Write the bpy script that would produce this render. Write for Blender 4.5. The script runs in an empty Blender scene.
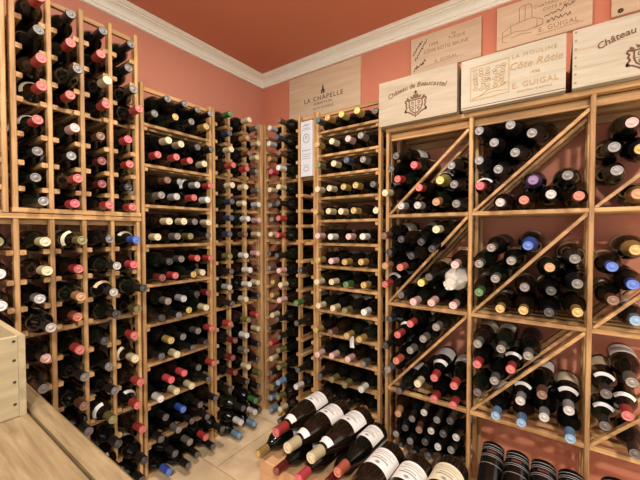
import bpy, math, random
from mathutils import Matrix, Vector, Euler
random.seed(11)
SC = bpy.context.scene
COL = SC.collection
PI = math.pi

# ------------------------------------------------------------------ materials
def lin(c):
    return tuple((x/12.92 if x <= .04045 else ((x+.055)/1.055)**2.4) for x in [v/255 for v in c]) + (1,)

def new_mat(name):
    m = bpy.data.materials.new(name); m.use_nodes = True
    nt = m.node_tree; b = nt.nodes['Principled BSDF']
    return m, nt, b

def plain(name, rgb, rough=.5, metal=0, spec=.5, coat=0):
    m, nt, b = new_mat(name)
    b.inputs['Base Color'].default_value = lin(rgb)
    b.inputs['Roughness'].default_value = rough
    b.inputs['Metallic'].default_value = metal
    b.inputs['Specular IOR Level'].default_value = spec
    b.inputs['Coat Weight'].default_value = coat
    return m

def wood(name, dark, light, scale=(60, 60, 4), rough=.55, rings=1.0, var=.25, knots=False):
    """stretched grain noise in object space, each object a little different in tone"""
    m, nt, b = new_mat(name)
    N = nt.nodes; L = nt.links
    tc = N.new('ShaderNodeTexCoord'); oi = N.new('ShaderNodeObjectInfo')
    ad = N.new('ShaderNodeVectorMath'); ad.operation = 'ADD'
    mulr = N.new('ShaderNodeMath'); mulr.operation = 'MULTIPLY'; mulr.inputs[1].default_value = 7.3
    L.new(oi.outputs['Random'], mulr.inputs[0])
    L.new(tc.outputs['Object'], ad.inputs[0]); L.new(mulr.outputs[0], ad.inputs[1])
    mp = N.new('ShaderNodeMapping'); mp.inputs['Scale'].default_value = scale
    L.new(ad.outputs[0], mp.inputs['Vector'])
    nz = N.new('ShaderNodeTexNoise'); nz.inputs['Scale'].default_value = 1; nz.inputs['Detail'].default_value = 5
    nz.inputs['Roughness'].default_value = .6; nz.inputs['Distortion'].default_value = .35
    L.new(mp.outputs[0], nz.inputs['Vector'])
    cr = N.new('ShaderNodeValToRGB')
    cr.color_ramp.elements[0].position = .3; cr.color_ramp.elements[0].color = lin(dark)
    cr.color_ramp.elements[1].position = .72; cr.color_ramp.elements[1].color = lin(light)
    L.new(nz.outputs['Fac'], cr.inputs[0])
    hs = N.new('ShaderNodeHueSaturation')
    mr = N.new('ShaderNodeMapRange'); mr.inputs['To Min'].default_value = 1-var; mr.inputs['To Max'].default_value = 1+var*.4
    L.new(oi.outputs['Random'], mr.inputs['Value']); L.new(mr.outputs[0], hs.inputs['Value'])
    L.new(cr.outputs[0], hs.inputs['Color']); L.new(hs.outputs[0], b.inputs['Base Color'])
    b.inputs['Roughness'].default_value = rough
    b.inputs['Specular IOR Level'].default_value = .35
    bp = N.new('ShaderNodeBump'); bp.inputs['Strength'].default_value = .12; bp.inputs['Distance'].default_value = .002
    L.new(nz.outputs['Fac'], bp.inputs['Height']); L.new(bp.outputs[0], b.inputs['Normal'])
    return m

def paint(name, rgb, rough=.7):
    m, nt, b = new_mat(name); N = nt.nodes; L = nt.links
    tc = N.new('ShaderNodeTexCoord')
    nz = N.new('ShaderNodeTexNoise'); nz.inputs['Scale'].default_value = 2.2; nz.inputs['Detail'].default_value = 4
    L.new(tc.outputs['Object'], nz.inputs['Vector'])
    mx = N.new('ShaderNodeMix'); mx.data_type = 'RGBA'
    mx.inputs[6].default_value = lin(tuple(c*.97 for c in rgb)); mx.inputs[7].default_value = lin(tuple(min(255, c*1.03) for c in rgb))
    L.new(nz.outputs['Fac'], mx.inputs[0]); L.new(mx.outputs[2], b.inputs['Base Color'])
    n2 = N.new('ShaderNodeTexNoise'); n2.inputs['Scale'].default_value = 140
    L.new(tc.outputs['Object'], n2.inputs['Vector'])
    bp = N.new('ShaderNodeBump'); bp.inputs['Strength'].default_value = .08; bp.inputs['Distance'].default_value = .001
    L.new(n2.outputs['Fac'], bp.inputs['Height']); L.new(bp.outputs[0], b.inputs['Normal'])
    b.inputs['Roughness'].default_value = rough
    return m

RACK_D, RACK_L = (150, 108, 64), (212, 168, 114)
W_V = wood('rack_wood_upright', RACK_D, RACK_L, (70, 70, 4))
W_H = wood('rack_wood_along', RACK_D, RACK_L, (4, 70, 70))
W_Y = wood('rack_wood_across', RACK_D, RACK_L, (70, 4, 70))
W_CASE = wood('pine_case_wood', (170, 159, 136), (188, 179, 160), (5, 40, 46), .6, var=.06)
W_CASE2 = wood('warm_case_wood', (160, 143, 118), (180, 166, 143), (5, 40, 40), .6, var=.08)
W_PANEL = wood('panel_wood', (210, 184, 150), (228, 206, 174), (4, 30, 30), .6, var=.08)
W_TABLE = wood('table_wood', (106, 88, 58), (150, 130, 98), (5, 60, 60), .5, var=.06)
W_CRATE = wood('crate_wood', (146, 131, 98), (174, 159, 126), (46, 4, 40), .6, var=.06)
W_CRATEX = wood('crate_wood_end', (146, 131, 98), (174, 159, 126), (4, 46, 40), .6, var=.06)
CARD = wood('box_board', (196, 150, 106), (214, 168, 122), (7, 7, 7), .8, var=.05)
M_WALL = paint('terracotta_wall_paint', (210, 140, 114))
M_WALLB = paint('terracotta_back_wall_paint', (211, 134, 104))
M_CEIL = paint('rust_ceiling_paint', (206, 126, 94))
M_CROWN = paint('cream_trim_paint', (252, 249, 232), .4)
GLASS = plain('dark_bottle_glass', (9, 9, 8), .13, spec=.42)
GLASS2 = plain('dark_green_bottle_glass', (13, 17, 10), .12, spec=.45)
GLASS3 = plain('dark_brown_bottle_glass', (24, 15, 9), .12, spec=.45)
LABELS = [plain('cream_label_paper', (206, 194, 164), .7), plain('white_label_paper', (214, 210, 204), .7),
          plain('tan_label_paper', (206, 178, 132), .7), plain('black_label_paper', (28, 26, 26), .6)]
INK = plain('brown_brand_ink', (104, 68, 40), .8)
INK_D = plain('dark_ink', (58, 44, 34), .8)
INK_L = plain('pale_burnt_ink', (172, 138, 92), .8)
INK_G = plain('grey_print', (128, 124, 120), .8)
NAIL = plain('nail_steel', (60, 48, 36), .5, .4)

CAPS = dict(red=(186, 60, 56), dkred=(112, 34, 30), pink=(220, 76, 86), pinkish=(226, 178, 170), cream=(222, 204, 160),
            gold=(196, 160, 86), yellow=(222, 200, 96), tan=(186, 132, 84), orange=(200, 102, 78), brown=(104, 64, 44),
            olive=(112, 106, 54), green=(62, 112, 52), teal=(44, 82, 80), blue=(58, 98, 196), navy=(42, 50, 78),
            ltblue=(120, 158, 192), purple=(118, 88, 142), white=(226, 222, 214), silver=(186, 182, 178),
            grey=(126, 118, 108), pewter=(96, 90, 86), dark=(30, 26, 25))
WORDS = dict(red='red', dkred='dark red', pink='bright pink', pinkish='pale pink', cream='cream', gold='gold', yellow='yellow',
             tan='tan', orange='orange', brown='brown', olive='olive', green='green', teal='teal', blue='blue', navy='navy',
             ltblue='light blue', purple='purple', white='white', silver='silver', grey='grey', pewter='pewter', dark='black')
METALLIC = {'silver', 'grey', 'pewter', 'gold', 'yellow'}
CAPM = {}
TIPPED = dict(gtip=('grey-tipped black', (122, 117, 112)), stip=('silver-tipped black', (142, 138, 134)), wtip=('white-tipped black', (178, 172, 164)),
              otip=('gold-tipped black', (196, 166, 100)), ptip=('pink-tipped black', (206, 168, 162)), dtip=('dim-tipped black', (70, 67, 65)))
for k, (wd, c) in TIPPED.items(): WORDS[k] = wd
for k, c in CAPS.items():
    side = plain('capsule_' + WORDS[k].replace(' ', '_'), tuple(v*.75 for v in c), .38, .25 if k in METALLIC else 0)  # sleeve darker than its disc: shade on the necks put into the colour
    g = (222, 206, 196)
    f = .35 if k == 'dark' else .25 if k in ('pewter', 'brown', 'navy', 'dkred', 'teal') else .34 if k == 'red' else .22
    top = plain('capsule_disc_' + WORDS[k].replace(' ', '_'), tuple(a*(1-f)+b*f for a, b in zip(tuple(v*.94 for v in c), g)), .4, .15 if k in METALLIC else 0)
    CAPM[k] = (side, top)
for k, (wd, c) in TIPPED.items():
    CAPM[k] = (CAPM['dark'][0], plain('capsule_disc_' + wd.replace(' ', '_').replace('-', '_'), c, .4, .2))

# ------------------------------------------------------------------ mesh helpers
class MB:
    def __init__(self): self.v = []; self.f = []; self.m = []; self.s = []
    def add(self, vs, fs, mi=0, smooth=False):
        o = len(self.v); self.v += [tuple(p) for p in vs]
        for f in fs:
            self.f.append(tuple(i+o for i in f)); self.m.append(mi); self.s.append(smooth)
    def box(self, x0, x1, y0, y1, z0, z1, c=.0, mi=0):
        """box whose four long edges are chamfered by c"""
        if c <= 0:
            vs = [(x0, y0, z0), (x1, y0, z0), (x1, y1, z0), (x0, y1, z0), (x0, y0, z1), (x1, y0, z1), (x1, y1, z1), (x0, y1, z1)]
            self.add(vs, [(0, 3, 2, 1), (4, 5, 6, 7), (0, 1, 5, 4), (1, 2, 6, 5), (2, 3, 7, 6), (3, 0, 4, 7)], mi); return
        d = [x1-x0, y1-y0, z1-z0]; ax = d.index(max(d))
        lo = [x0, y0, z0]; hi = [x1, y1, z1]; a, b = (ax+1) % 3, (ax+2) % 3
        pr = [(lo[a]+c, lo[b]), (hi[a]-c, lo[b]), (hi[a], lo[b]+c), (hi[a], hi[b]-c), (hi[a]-c, hi[b]), (lo[a]+c, hi[b]), (lo[a], hi[b]-c), (lo[a], lo[b]+c)]
        vs = []
        for e in (lo[ax], hi[ax]):
            for p in pr:
                q = [0, 0, 0]; q[ax] = e; q[a] = p[0]; q[b] = p[1]; vs.append(q)
        fs = [tuple(reversed(range(8))), tuple(range(8, 16))]
        fs += [(i, (i+1) % 8, 8+(i+1) % 8, 8+i) for i in range(8)]
        self.add(vs, fs, mi)
    def prism(self, poly, y0, y1, mi=0):
        """polygon in xz (counter-clockwise seen from -y) from y0 (front) to y1"""
        n = len(poly)
        vs = [(x, y0, z) for x, z in poly] + [(x, y1, z) for x, z in poly]
        fs = [tuple(range(n)), tuple(reversed(range(n, 2*n)))] + [((i+1) % n, i, n+i, n+(i+1) % n) for i in range(n)]
        self.add(vs, fs, mi)
    def lathe(self, prof, seg=16, mi=0, smooth=True, M=None, mats=None):
        """profile of (radius, t) turned about the -y axis"""
        rings = []
        vs = []
        for r, t in prof:
            if r <= 1e-6:
                rings.append([len(vs)]); vs.append((0, -t, 0))
            else:
                rings.append(list(range(len(vs), len(vs)+seg)))
                vs += [(r*math.cos(2*PI*i/seg), -t, r*math.sin(2*PI*i/seg)) for i in range(seg)]
        if M is not None: vs = [M @ Vector(p) for p in vs]
        o = len(self.v); self.v += [tuple(p) for p in vs]
        for k in range(len(rings)-1):
            A, B = rings[k], rings[k+1]
            mm = mats[k] if mats else mi
            for i in range(seg):
                j = (i+1) % seg
                if len(A) == 1 and len(B) == 1: continue
                if len(A) == 1: f = (A[0], B[j], B[i])
                elif len(B) == 1: f = (A[i], A[j], B[0])
                else: f = (A[i], A[j], B[j], B[i])
                self.f.append(tuple(x+o for x in f)); self.m.append(mm); self.s.append(smooth)
    def mesh(self, name, mats):
        me = bpy.data.meshes.new(name)
        me.from_pydata(self.v, [], self.f)
        for m in (mats if isinstance(mats, (list, tuple)) else [mats]): me.materials.append(m)
        me.polygons.foreach_set('material_index', self.m)
        me.polygons.foreach_set('use_smooth', self.s)
        me.update(); return me
    def build(self, name, mats, parent=None):
        return link(name, self.mesh(name, mats), parent)

def link(name, me, parent=None):
    o = bpy.data.objects.new(name, me); COL.objects.link(o)
    if parent is not None: o.parent = parent
    return o

def tag(o, label, cat, group=None):
    o['label'] = label; o['category'] = cat
    if group: o['group'] = group
    return o

def empty(name, label, cat, loc=(0, 0, 0), rz=0, group=None):
    o = bpy.data.objects.new(name, None); COL.objects.link(o)
    o.empty_display_size = .05
    o.location = loc; o.rotation_euler = (0, 0, rz)
    return tag(o, label, cat, group)

def structure(o):
    o['kind'] = 'structure'; return o

def glyphs(text, size, extrude=.0006, shear=0, bold=0, align='CENTER', space=1.0):
    cu = bpy.data.curves.new('t', 'FONT'); cu.body = text; cu.size = size; cu.extrude = extrude; cu.shear = shear
    cu.offset = bold; cu.align_x = align; cu.align_y = 'CENTER'; cu.space_character = space; cu.resolution_u = 2
    o = bpy.data.objects.new('t', cu); COL.objects.link(o)
    bpy.context.view_layer.update()
    ev = o.evaluated_get(bpy.context.evaluated_depsgraph_get())
    me = ev.to_mesh()
    vs = [v.co.copy() for v in me.vertices]; fs = [tuple(p.vertices) for p in me.polygons]
    ev.to_mesh_clear(); bpy.data.objects.remove(o); bpy.data.curves.remove(cu)
    return vs, fs

def text_on(mb, text, cx, cz, y, size, rot=0, mi=0, **kw):
    """write on a face that looks towards -y at (cx, cz)"""
    vs, fs = glyphs(text, size, **kw)
    c, s = math.cos(rot), math.sin(rot)
    mb.add([(cx+p.x*c-p.y*s, y-p.z, cz+p.x*s+p.y*c) for p in vs], fs, mi)

def arc_text(mb, text, cx, cz, y, size, width, sag, mi=0, **kw):
    """letters one by one along a shallow arch"""
    n = len(text); adv = []
    for ch in text: adv.append(.32 if ch in ' il' else .36 if ch in 'tfre' and ch != 'e' else .8 if ch in 'CBm' else .56)
    tot = sum(adv); x = 0
    for ch, a in zip(text, adv):
        u = (x + a/2)/tot*2-1; x += a
        if ch == ' ': continue
        text_on(mb, ch, cx+u*width/2, cz+sag*(1-u*u), y, size, rot=-math.atan(2*sag*u/(width/2))*.9, mi=mi, **kw)
FLOOR_Z, CEIL_Z = -1.112, 1.124          # metres from the camera's height
RX, FY = 3.3, -3.4                       # how far the room runs to the right and towards the viewer
D = .30                                  # depth of the racks

# ------------------------------------------------------------------ room
mb = MB(); mb.box(-.12, 0, FY, .12, FLOOR_Z, CEIL_Z); structure(mb.build('wall_left', M_WALL))
mb = MB(); mb.box(0, RX, 0, .12, FLOOR_Z, CEIL_Z); structure(mb.build('wall_back', M_WALLB))
mb = MB(); mb.box(-.12, RX, FY, .12, CEIL_Z, CEIL_Z+.1); structure(mb.build('ceiling', M_CEIL))

def floor_mat():
    m, nt, b = new_mat('travertine_tile'); N = nt.nodes; L = nt.links
    tc = N.new('ShaderNodeTexCoord'); mp = N.new('ShaderNodeMapping')
    mp.inputs['Location'].default_value = (-.07, .38, 0)
    L.new(tc.outputs['Object'], mp.inputs['Vector'])
    br = N.new('ShaderNodeTexBrick'); br.offset = .5
    br.inputs['Color1'].default_value = lin((238, 214, 178)); br.inputs['Color2'].default_value = lin((228, 202, 164))
    br.inputs['Mortar'].default_value = lin((206, 180, 142)); br.inputs['Scale'].default_value = 1
    br.inputs['Mortar Size'].default_value = .004; br.inputs['Brick Width'].default_value = .42; br.inputs['Row Height'].default_value = .42
    L.new(mp.outputs[0], br.inputs['Vector'])
    nz = N.new('ShaderNodeTexNoise'); nz.inputs['Scale'].default_value = 6; nz.inputs['Detail'].default_value = 6
    L.new(tc.outputs['Object'], nz.inputs['Vector'])
    cr = N.new('ShaderNodeValToRGB'); cr.color_ramp.elements[0].color = (.60, .56, .50, 1); cr.color_ramp.elements[1].color = (1.12, 1.1, 1.06, 1)
    cr.color_ramp.elements[0].position = .3; cr.color_ramp.elements[1].position = .7
    L.new(nz.outputs['Fac'], cr.inputs[0])
    mx = N.new('ShaderNodeMix'); mx.data_type = 'RGBA'; mx.blend_type = 'MULTIPLY'; mx.inputs[0].default_value = 1
    L.new(br.outputs['Color'], mx.inputs[6]); L.new(cr.outputs[0], mx.inputs[7]); L.new(mx.outputs[2], b.inputs['Base Color'])
    b.inputs['Roughness'].default_value = .42
    bp = N.new('ShaderNodeBump'); bp.inputs['Strength'].default_value = .3; bp.inputs['Distance'].default_value = .002; bp.invert = True
    L.new(br.outputs['Fac'], bp.inputs['Height']); L.new(bp.outputs[0], b.inputs['Normal'])
    return m
mb = MB(); mb.box(-.12, RX, FY, .12, FLOOR_Z-.1, FLOOR_Z); structure(mb.build('floor', floor_mat()))

# crown moulding: one profile, mitred in the corner
PR = [(0, 0), (.009, 0), (.013, .003), (.014, .008), (.010, .012), (.010, .015), (.018, .016), (.019, .021), (.022, .032), (.028, .040), (.037, .046), (.046, .048), (.046, .053), (.053, .053), (.060, .055), (.064, .060), (.069, .061), (.069, .069), (0, .069)]
z0 = CEIL_Z-.069
def crown(name, left):
    b = MB(); n = len(PR); vs = []
    for p, h in PR: vs.append((p, FY, z0+h) if left else (p, -p, z0+h))
    for p, h in PR: vs.append((p, -p, z0+h) if left else (RX, -p, z0+h))
    b.add(vs, [(i, (i+1) % n, n+(i+1) % n, n+i) for i in range(n)])
    structure(b.build(name, M_CROWN))
crown('trim_1', True); crown('trim_2', False)

# ------------------------------------------------------------------ racks (built facing -y, x along the wall; the left wall's are turned)
RL, RB = Matrix.Rotation(PI/2, 4, 'Z'), Matrix.Identity(4)
PW = .0148

def column_rack(label, group, xs, z0, z1, rows, rails, left, deep=D, skip_front_top=False):
    r = empty('pigeonhole_wine_rack', label, 'wine rack', (0, 0, 0), PI/2 if left else 0, group)
    for x in xs:
        for ya, yb in ((-deep, -deep+.03), (-.045, -.02)):
            b = MB(); b.box(x-PW/2, x+PW/2, ya, yb, z0, z1, .0025); b.build('post', W_V, r)
    for i, x in enumerate(xs):
        for z in rows:
            for s in (-1, 1):
                if (i == 0 and s < 0) or (i == len(xs)-1 and s > 0): continue
                xa = x+s*PW/2; b = MB()
                b.box(min(xa, xa+s*.0185), max(xa, xa+s*.0185), -deep+.006, -.022, z-.048, z-.031, .002)
                b.build('bottle_rest', W_Y, r)
    for z in rails:
        for ya, yb in ((-deep+.031, -deep+.046), (-.019, -.004)):
            b = MB(); b.box(xs[0]-PW/2, xs[-1]+PW/2, ya, yb, z-.009, z+.009, .002); b.build('rail', W_H, r)
    return r

GC = 'wine racks round the walls'
PX = [-1.45, -1.352, -1.2515, -1.152, -1.05]
RU = [.768, .670, .572, .492, .374, .277, .188, .105]
RLW = [-.031, -.133, -.227, -.312, -.426, -.525, -.62, -.712, -.82, -.925, -1.02]
up = column_rack('tall column rack of pale wood reaching nearly to the crown moulding', GC, PX, .066, .845, RU, [.835, .458, .074], True)
upl = column_rack('column rack cut by the frame edge, beside the tall column rack', GC, [-1.573, -1.475], .066, .845, RU, [.835, .458, .074], True)
low = column_rack('lower column rack of pale wood standing behind the wooden table', GC, [-1.55]+PX, FLOOR_Z, .046, RLW, [.036, -.365, -.775], True)
for r, xa, xb, za, zb in ((up, PX[0]-.01, PX[-1]+.01, .066, .083), (low, -1.56, PX[-1]+.01, .046, .063)):
    b = MB(); b.box(xa, xb, -D-.004, -D+.026, za, zb, .002); b.build('front_ledge', W_H, r)

def shelf_rack(label, xs, z0, z1, levels, left, top):
    r = empty('shelf_wine_rack', label, 'wine rack', (0, 0, 0), PI/2 if left else 0, GC)
    for x in xs:
        for ya, yb in ((-D, -D+.03), (-.17, -.14), (-.045, -.02)):
            b = MB(); b.box(x-PW/2, x+PW/2, ya, yb, z0, z1, .0025); b.build('post', W_V, r)
    xa, xb = xs[0]+PW/2, xs[1]-PW/2
    for z in levels:
        b = MB()
        for k, ya in enumerate((-D+.001, -D+.062, -D+.123, -D+.184, -D+.245)):
            b.box(xa, xb, ya, ya+.034, z-.014, z, .002)
        b.build('shelf', W_H, r)
        for x, s in ((xs[0], 1), (xs[1], -1)):
            b = MB(); xq = x+s*PW/2
            b.box(min(xq, xq+s*.016), max(xq, xq+s*.016), -D+.006, -.022, z-.031, z-.0145, .002); b.build('shelf_cleat', W_Y, r)
    for z in top:
        for ya, yb in ((-D+.031, -D+.046), (-.019, -.004)):
            b = MB(); b.box(xa, xb, ya, yb, z-.009, z+.009, .002); b.build('rail', W_H, r)
    return r
LV3 = [.483-.18*k for k in range(9)]+[-1.098]
shelf_rack('rack of ten shelves with bottles stacked two high, between the column racks', (-1.027, -.677), FLOOR_Z, .655, LV3, True, [.643])
RC = [.617, .525, .437, .357, .247, .160, .073, -.015, -.130, -.213, -.298, -.380, -.494, -.582, -.670, -.760, -.85, -.93, -1.0, -1.072]
cr = column_rack('narrow column rack ending in the room corner, beside the two-high shelf rack', GC, [-.655, -.555, -.437, -.331], FLOOR_Z, .655, RC, [.643, .302, -.066, -.43, -.806], True)
column_rack('narrow column rack from the room corner to the single-row shelf rack', GC, [.3150, .463, .588, .697], FLOOR_Z, .655, RC, [.643, .302, -.066, -.43, -.806], False)
b = MB(); b.box(-.3225, -.3005, -.3065, -.276, FLOOR_Z, .655, .003); b.build('corner_post', W_V, cr)
LV6 = [.5425, .4165, .3095, .1875, .0655, -.0595, -.1825, -.2945, -.4235, -.5475, -.6725, -.7925, -.91, -1.03]
shelf_rack('rack of narrow single-row shelves beside the diagonal bins', (.716, 1.087), FLOOR_Z, .65, LV6, False, [.638])

def bin_rack(label, xa, xb, last, diag):
    r = empty('diagonal_bin_rack', label, 'wine rack', (0, 0, 0), 0, GC)
    for x in [xa]+([xb] if last else []):
        for ya, yb in ((-D, -D+.03), (-.17, -.14), (-.045, -.02)):
            b = MB(); b.box(x-PW/2, x+PW/2, ya, yb, FLOOR_Z, .468, .0025); b.build('post', W_V, r)
    for z in (.468,):
        for k, (ya, yb) in enumerate(((-D-.002, -D+.03), (-.225, -.195), (-.14, -.11), (-.05, -.02))):
            b = MB(); b.box(xa-PW/2, xb-PW/2, ya, yb, z, z+.02, .002); b.build('top_rail', W_H, r)
    for z in (.4505,):
        for ya, yb in ((-D+.031, -D+.046), (-.019, -.004)):
            b = MB(); b.box(xa+PW/2, xb-PW/2, ya, yb, z-.016, z+.016, .002); b.build('rail', W_H, r)
    for z in (.083, -.333, -.742):
        b = MB()
        for ya in (-D+.0005, -.232, -.166, -.1, -.05):
            b.box(xa+PW/2, xb-PW/2, ya, ya+(.022 if ya < -.29 else .034), z-.016, z, .002)
        b.build('shelf', W_H, r)
    for z0, z1 in diag:
        x0, x1 = xa+PW/2+.002, xb-PW/2-.002
        dx, dz = x1-x0, z1-z0; ln = math.hypot(dx, dz); nx, nz = -dz/ln*.011, dx/ln*.011
        poly = [(x0, z0), (x0+.009, z0), (x1, z1-.010), (x1, z1), (x1-.006, z1), (x0, z0+.005)]
        for ya, yb in ((-D+.004, -D+.024), (-.17, -.14), (-.06, -.03)):
            b = MB(); b.prism(poly, ya, yb); b.build('diagonal_strip', W_H, r)
    return r
DG = [(.084, .424), (-.332, .066), (-.741, -.35)]
bin_rack('open rack of three diagonal bins beside the single-row shelf rack', 1.1275, 1.493, False, DG)
bin_rack('middle open rack of diagonal bins, silver topped bottles in its top bin', 1.493, 1.878, False, DG)
bin_rack('last open rack of diagonal bins, cut by the edge of the photo', 1.878, 2.262, True, DG)

# ------------------------------------------------------------------ bottles
SHAPE = {
 'b': ([(0, .006), (.022, .003), (.033, 0), (.0368, .004), (.0372, .012), (.0372, .182), (.0362, .194), (.031, .208), (.022, .222), (.0165, .234), (.0146, .246), (.0138, .296), (0, .297)], .30),
 'g': ([(0, .006), (.024, .003), (.036, 0), (.0402, .004), (.041, .012), (.041, .142), (.0385, .165), (.032, .19), (.0235, .215), (.0175, .236), (.0150, .252), (.0138, .296), (0, .297)], .30),
 'c': ([(0, .008), (.024, .003), (.038, 0), (.0438, .005), (.0445, .014), (.0445, .150), (.040, .172), (.034, .197), (.0255, .222), (.0188, .245), (.0160, .262), (.0150, .294), (0, .295)], .305),
 'h': ([(0, .006), (.022, .003), (.031, 0), (.034, .004), (.0345, .012), (.0345, .182), (.033, .195), (.027, .212), (.0195, .228), (.0155, .24), (.0138, .252), (.0132, .296), (0, .297)], .30),
 'm': ([(0, .008), (.030, .003), (.045, 0), (.0495, .005), (.05, .016), (.05, .170), (.0475, .195), (.040, .226), (.029, .258), (.0215, .285), (.0185, .305), (.0172, .346), (0, .347)], .352),
}
CAPSULE = {
 'b': [(.0158, .246), (.0160, .248), (.0154, .291), (.0162, .293), (.0162, .298), (.0150, .3015)],
 'g': [(.0172, .246), (.0174, .248), (.0155, .289), (.0163, .292), (.0163, .298), (.0150, .3015)],
 'h': [(.0150, .250), (.0152, .252), (.0145, .291), (.0152, .293), (.0152, .298), (.0140, .3015)],
 'c': [(.0288, .212), (.0290, .214), (.0206, .244), (.0172, .270), (.0184, .275), (.0184, .281), (.0170, .285), (.0182, .290), (.0178, .300), (.0160, .305)],
 'm': [(.0205, .292), (.0207, .294), (.0186, .339), (.0196, .342), (.0196, .35), (.0180, .3535)],
}
def top_disc(cap):
    r, t = cap[-1]
    return cap+[(r*.80, t+.0006), (r*.74, t-.0012), (r*.50, t-.0010), (r*.42, t+.0006), (0, t+.0008)]
MESH = {}
def body_mesh(sh, gi):
    k = ('body', sh, gi)
    if k not in MESH:
        b = MB(); b.lathe(SHAPE[sh][0], 24 if sh in 'mc' else 20); MESH[k] = b.mesh('bottle_glass', [GLASS, GLASS2, GLASS3][gi])
    return MESH[k]
def cap_mesh(sh, col):
    k = ('cap', sh, col)
    if k not in MESH:
        pr = top_disc(CAPSULE[sh]); n = len(CAPSULE[sh])
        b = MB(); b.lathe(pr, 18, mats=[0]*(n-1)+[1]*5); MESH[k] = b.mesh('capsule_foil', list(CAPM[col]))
    return MESH[k]
def band(r0, t0, r1, t1, half, n=14, bulge=0):
    vs = []; fs = []
    for i in range(n+1):
        a = PI/2 - half + 2*half*i/n
        for r, t in ((r0, t0), (r1, t1)): vs.append((r*math.cos(a), -t, r*math.sin(a)))
    for i in range(n): fs.append((2*i, 2*i+1, 2*i+3, 2*i+2))
    return vs, fs
def label_mesh(sh, li):
    k = ('label', sh, li)
    if k not in MESH:
        b = MB(); R = dict(b=.0372, g=.041, c=.0445, h=.0345, m=.05)[sh]+.0005
        t0, t1 = (.035, .125) if sh != 'm' else (.055, .145)
        vs, fs = band(R, t0, R, t1, 1.15); b.add(vs, fs, 0, True); MESH[k] = b.mesh('label_paper', LABELS[li])
    return MESH[k]
def collar_mesh(sh, li):
    k = ('collar', sh, li)
    if k not in MESH:
        P = SHAPE[sh][0]; b = MB()
        ta, tb = {'b': (.200, .215), 'g': (.178, .2), 'c': (.18, .2), 'h': (.2, .215), 'm': (.255, .282)}[sh]
        def rad(t):
            for (r0, a), (r1, c) in zip(P, P[1:]):
                if a <= t <= c and c > a: return r0+(r1-r0)*(t-a)/(c-a)
            return .03
        vs, fs = band(rad(ta)+.0018, ta, rad(tb)+.0018, tb, 1.0); b.add(vs, fs, 0, True); MESH[k] = b.mesh('neck_label_paper', LABELS[li])
    return MESH[k]

CAM = Vector((1.7775, -1.7582, 0))
QUEUE = []
def q_bottle(R, base, tip, sh, col, label, group, li=None, collar=None, gi=None, name='wine_bottle', roll=None, extra=None):
    L = SHAPE[sh][1]
    tip = Vector(tip); d = (tip-Vector(base)).normalized()
    rot = Vector((0, -1, 0)).rotation_difference(d).to_matrix().to_4x4()
    if roll is None: roll = random.uniform(-1.3, 1.3)
    M = R @ Matrix.Translation(tip-d*L) @ rot @ Matrix.Rotation(roll, 4, 'Y')
    if li is None: li = random.choice((0, 0, 1, 1, 2, 3))
    if gi is None: gi = random.choice((0, 0, 0, 1, 2))
    if collar is None: collar = li if random.random() < .05 and sh in 'bg' else -1
    QUEUE.append(dict(M=M, sh=sh, col=col, label=label, group=group, li=li, collar=collar, gi=gi, name=name, dist=(R @ tip-CAM).length, extra=extra))

ORD = ['first', 'second', 'third', 'fourth', 'fifth', 'sixth', 'seventh', 'eighth', 'ninth', 'tenth', 'eleventh', 'twelfth', 'thirteenth', 'fourteenth', 'fifteenth', 'sixteenth',
       'seventeenth', 'eighteenth', 'nineteenth', 'twentieth']
def art(w): return w

def fill_columns(R, xs, rows, data, where, group, tipd=.36, jit=.016, deeper=None, tips=None):
    """data: one string of capsule colours per column, top to bottom; - leaves a cell empty"""
    for c, txt in enumerate(data):
        if not txt: continue
        x = (xs[c]+xs[c+1])/2
        for k, w in enumerate(txt.split()):
            if w == '-': continue
            j = random.uniform(-jit, jit); t = tipd+j+(deeper(k) if deeper else 0)
            if tips and c < len(tips) and k < len(tips[c]): t = tips[c][k]/1000
            yaw = random.uniform(-.012, .012); zz = rows[k]+random.uniform(-.004, .004)
            q_bottle(R, (x, -t+.3, rows[k]), (x+yaw, -t, zz), random.choice('bbg' if xs[c+1]-xs[c] > .11 else 'bbb'), w,
                     '%s capped wine bottle, %s down in %s' % (WORDS[w], ORD[k], where[c]), group)

fill_columns(RL, PX, RU, [
    'red gtip red red red gtip gtip stip',
    'gtip red gtip red pinkish stip red pink',
    'gtip red cream red brown dkred dkred red',
    'gtip gtip gtip red pink red dtip red'],
    ['the %s column of the tall column rack' % a for a in ('first', 'second', 'third', 'fourth')], 'bottles in the tall column rack', .362, tips=[
    (391, 370, 391, 372, 359, 330, 340, 380), (376, 376, 412, 357, 366, 347, 403, 352), (360, 369, 395, 373, 342, 338, 335, 382), (353, 344, 401, 420, 355, 351, 330, 368)])
fill_columns(RL, [-1.573, -1.475], RU, ['dark red silver dark red white grey white'], ['the cut-off column beside the tall rack'], 'bottles in the cut column rack', .345, .006)
fill_columns(RL, [-1.55]+PX, RLW, [
    'olive white white grey',
    'cream cream silver wtip ptip gtip dark dark',
    'olive red tan orange red gtip brown dark dark',
    'gtip wtip wtip dtip dtip gtip gtip olive dtip dark',
    'blue pink dtip olive red cream red red red dtip dark'],
    ['the %s column of the lower rack' % a for a in ('cut-off', 'first full', 'second full', 'third full', 'fourth full')], 'bottles in the lower column rack', .40, tips=[(380, 385, 395, 390), (380, 401, 365, 440, 380, 401, 390, 395), (440, 368, 421, 360, 376, 394, 421, 428, 420),
    (386, 421, 425, 421, 362, 362, 395, 421, 412, 420), (376, 376, 445, 393, 370, 376, 393, 401, 401, 436, 410)])

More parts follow.
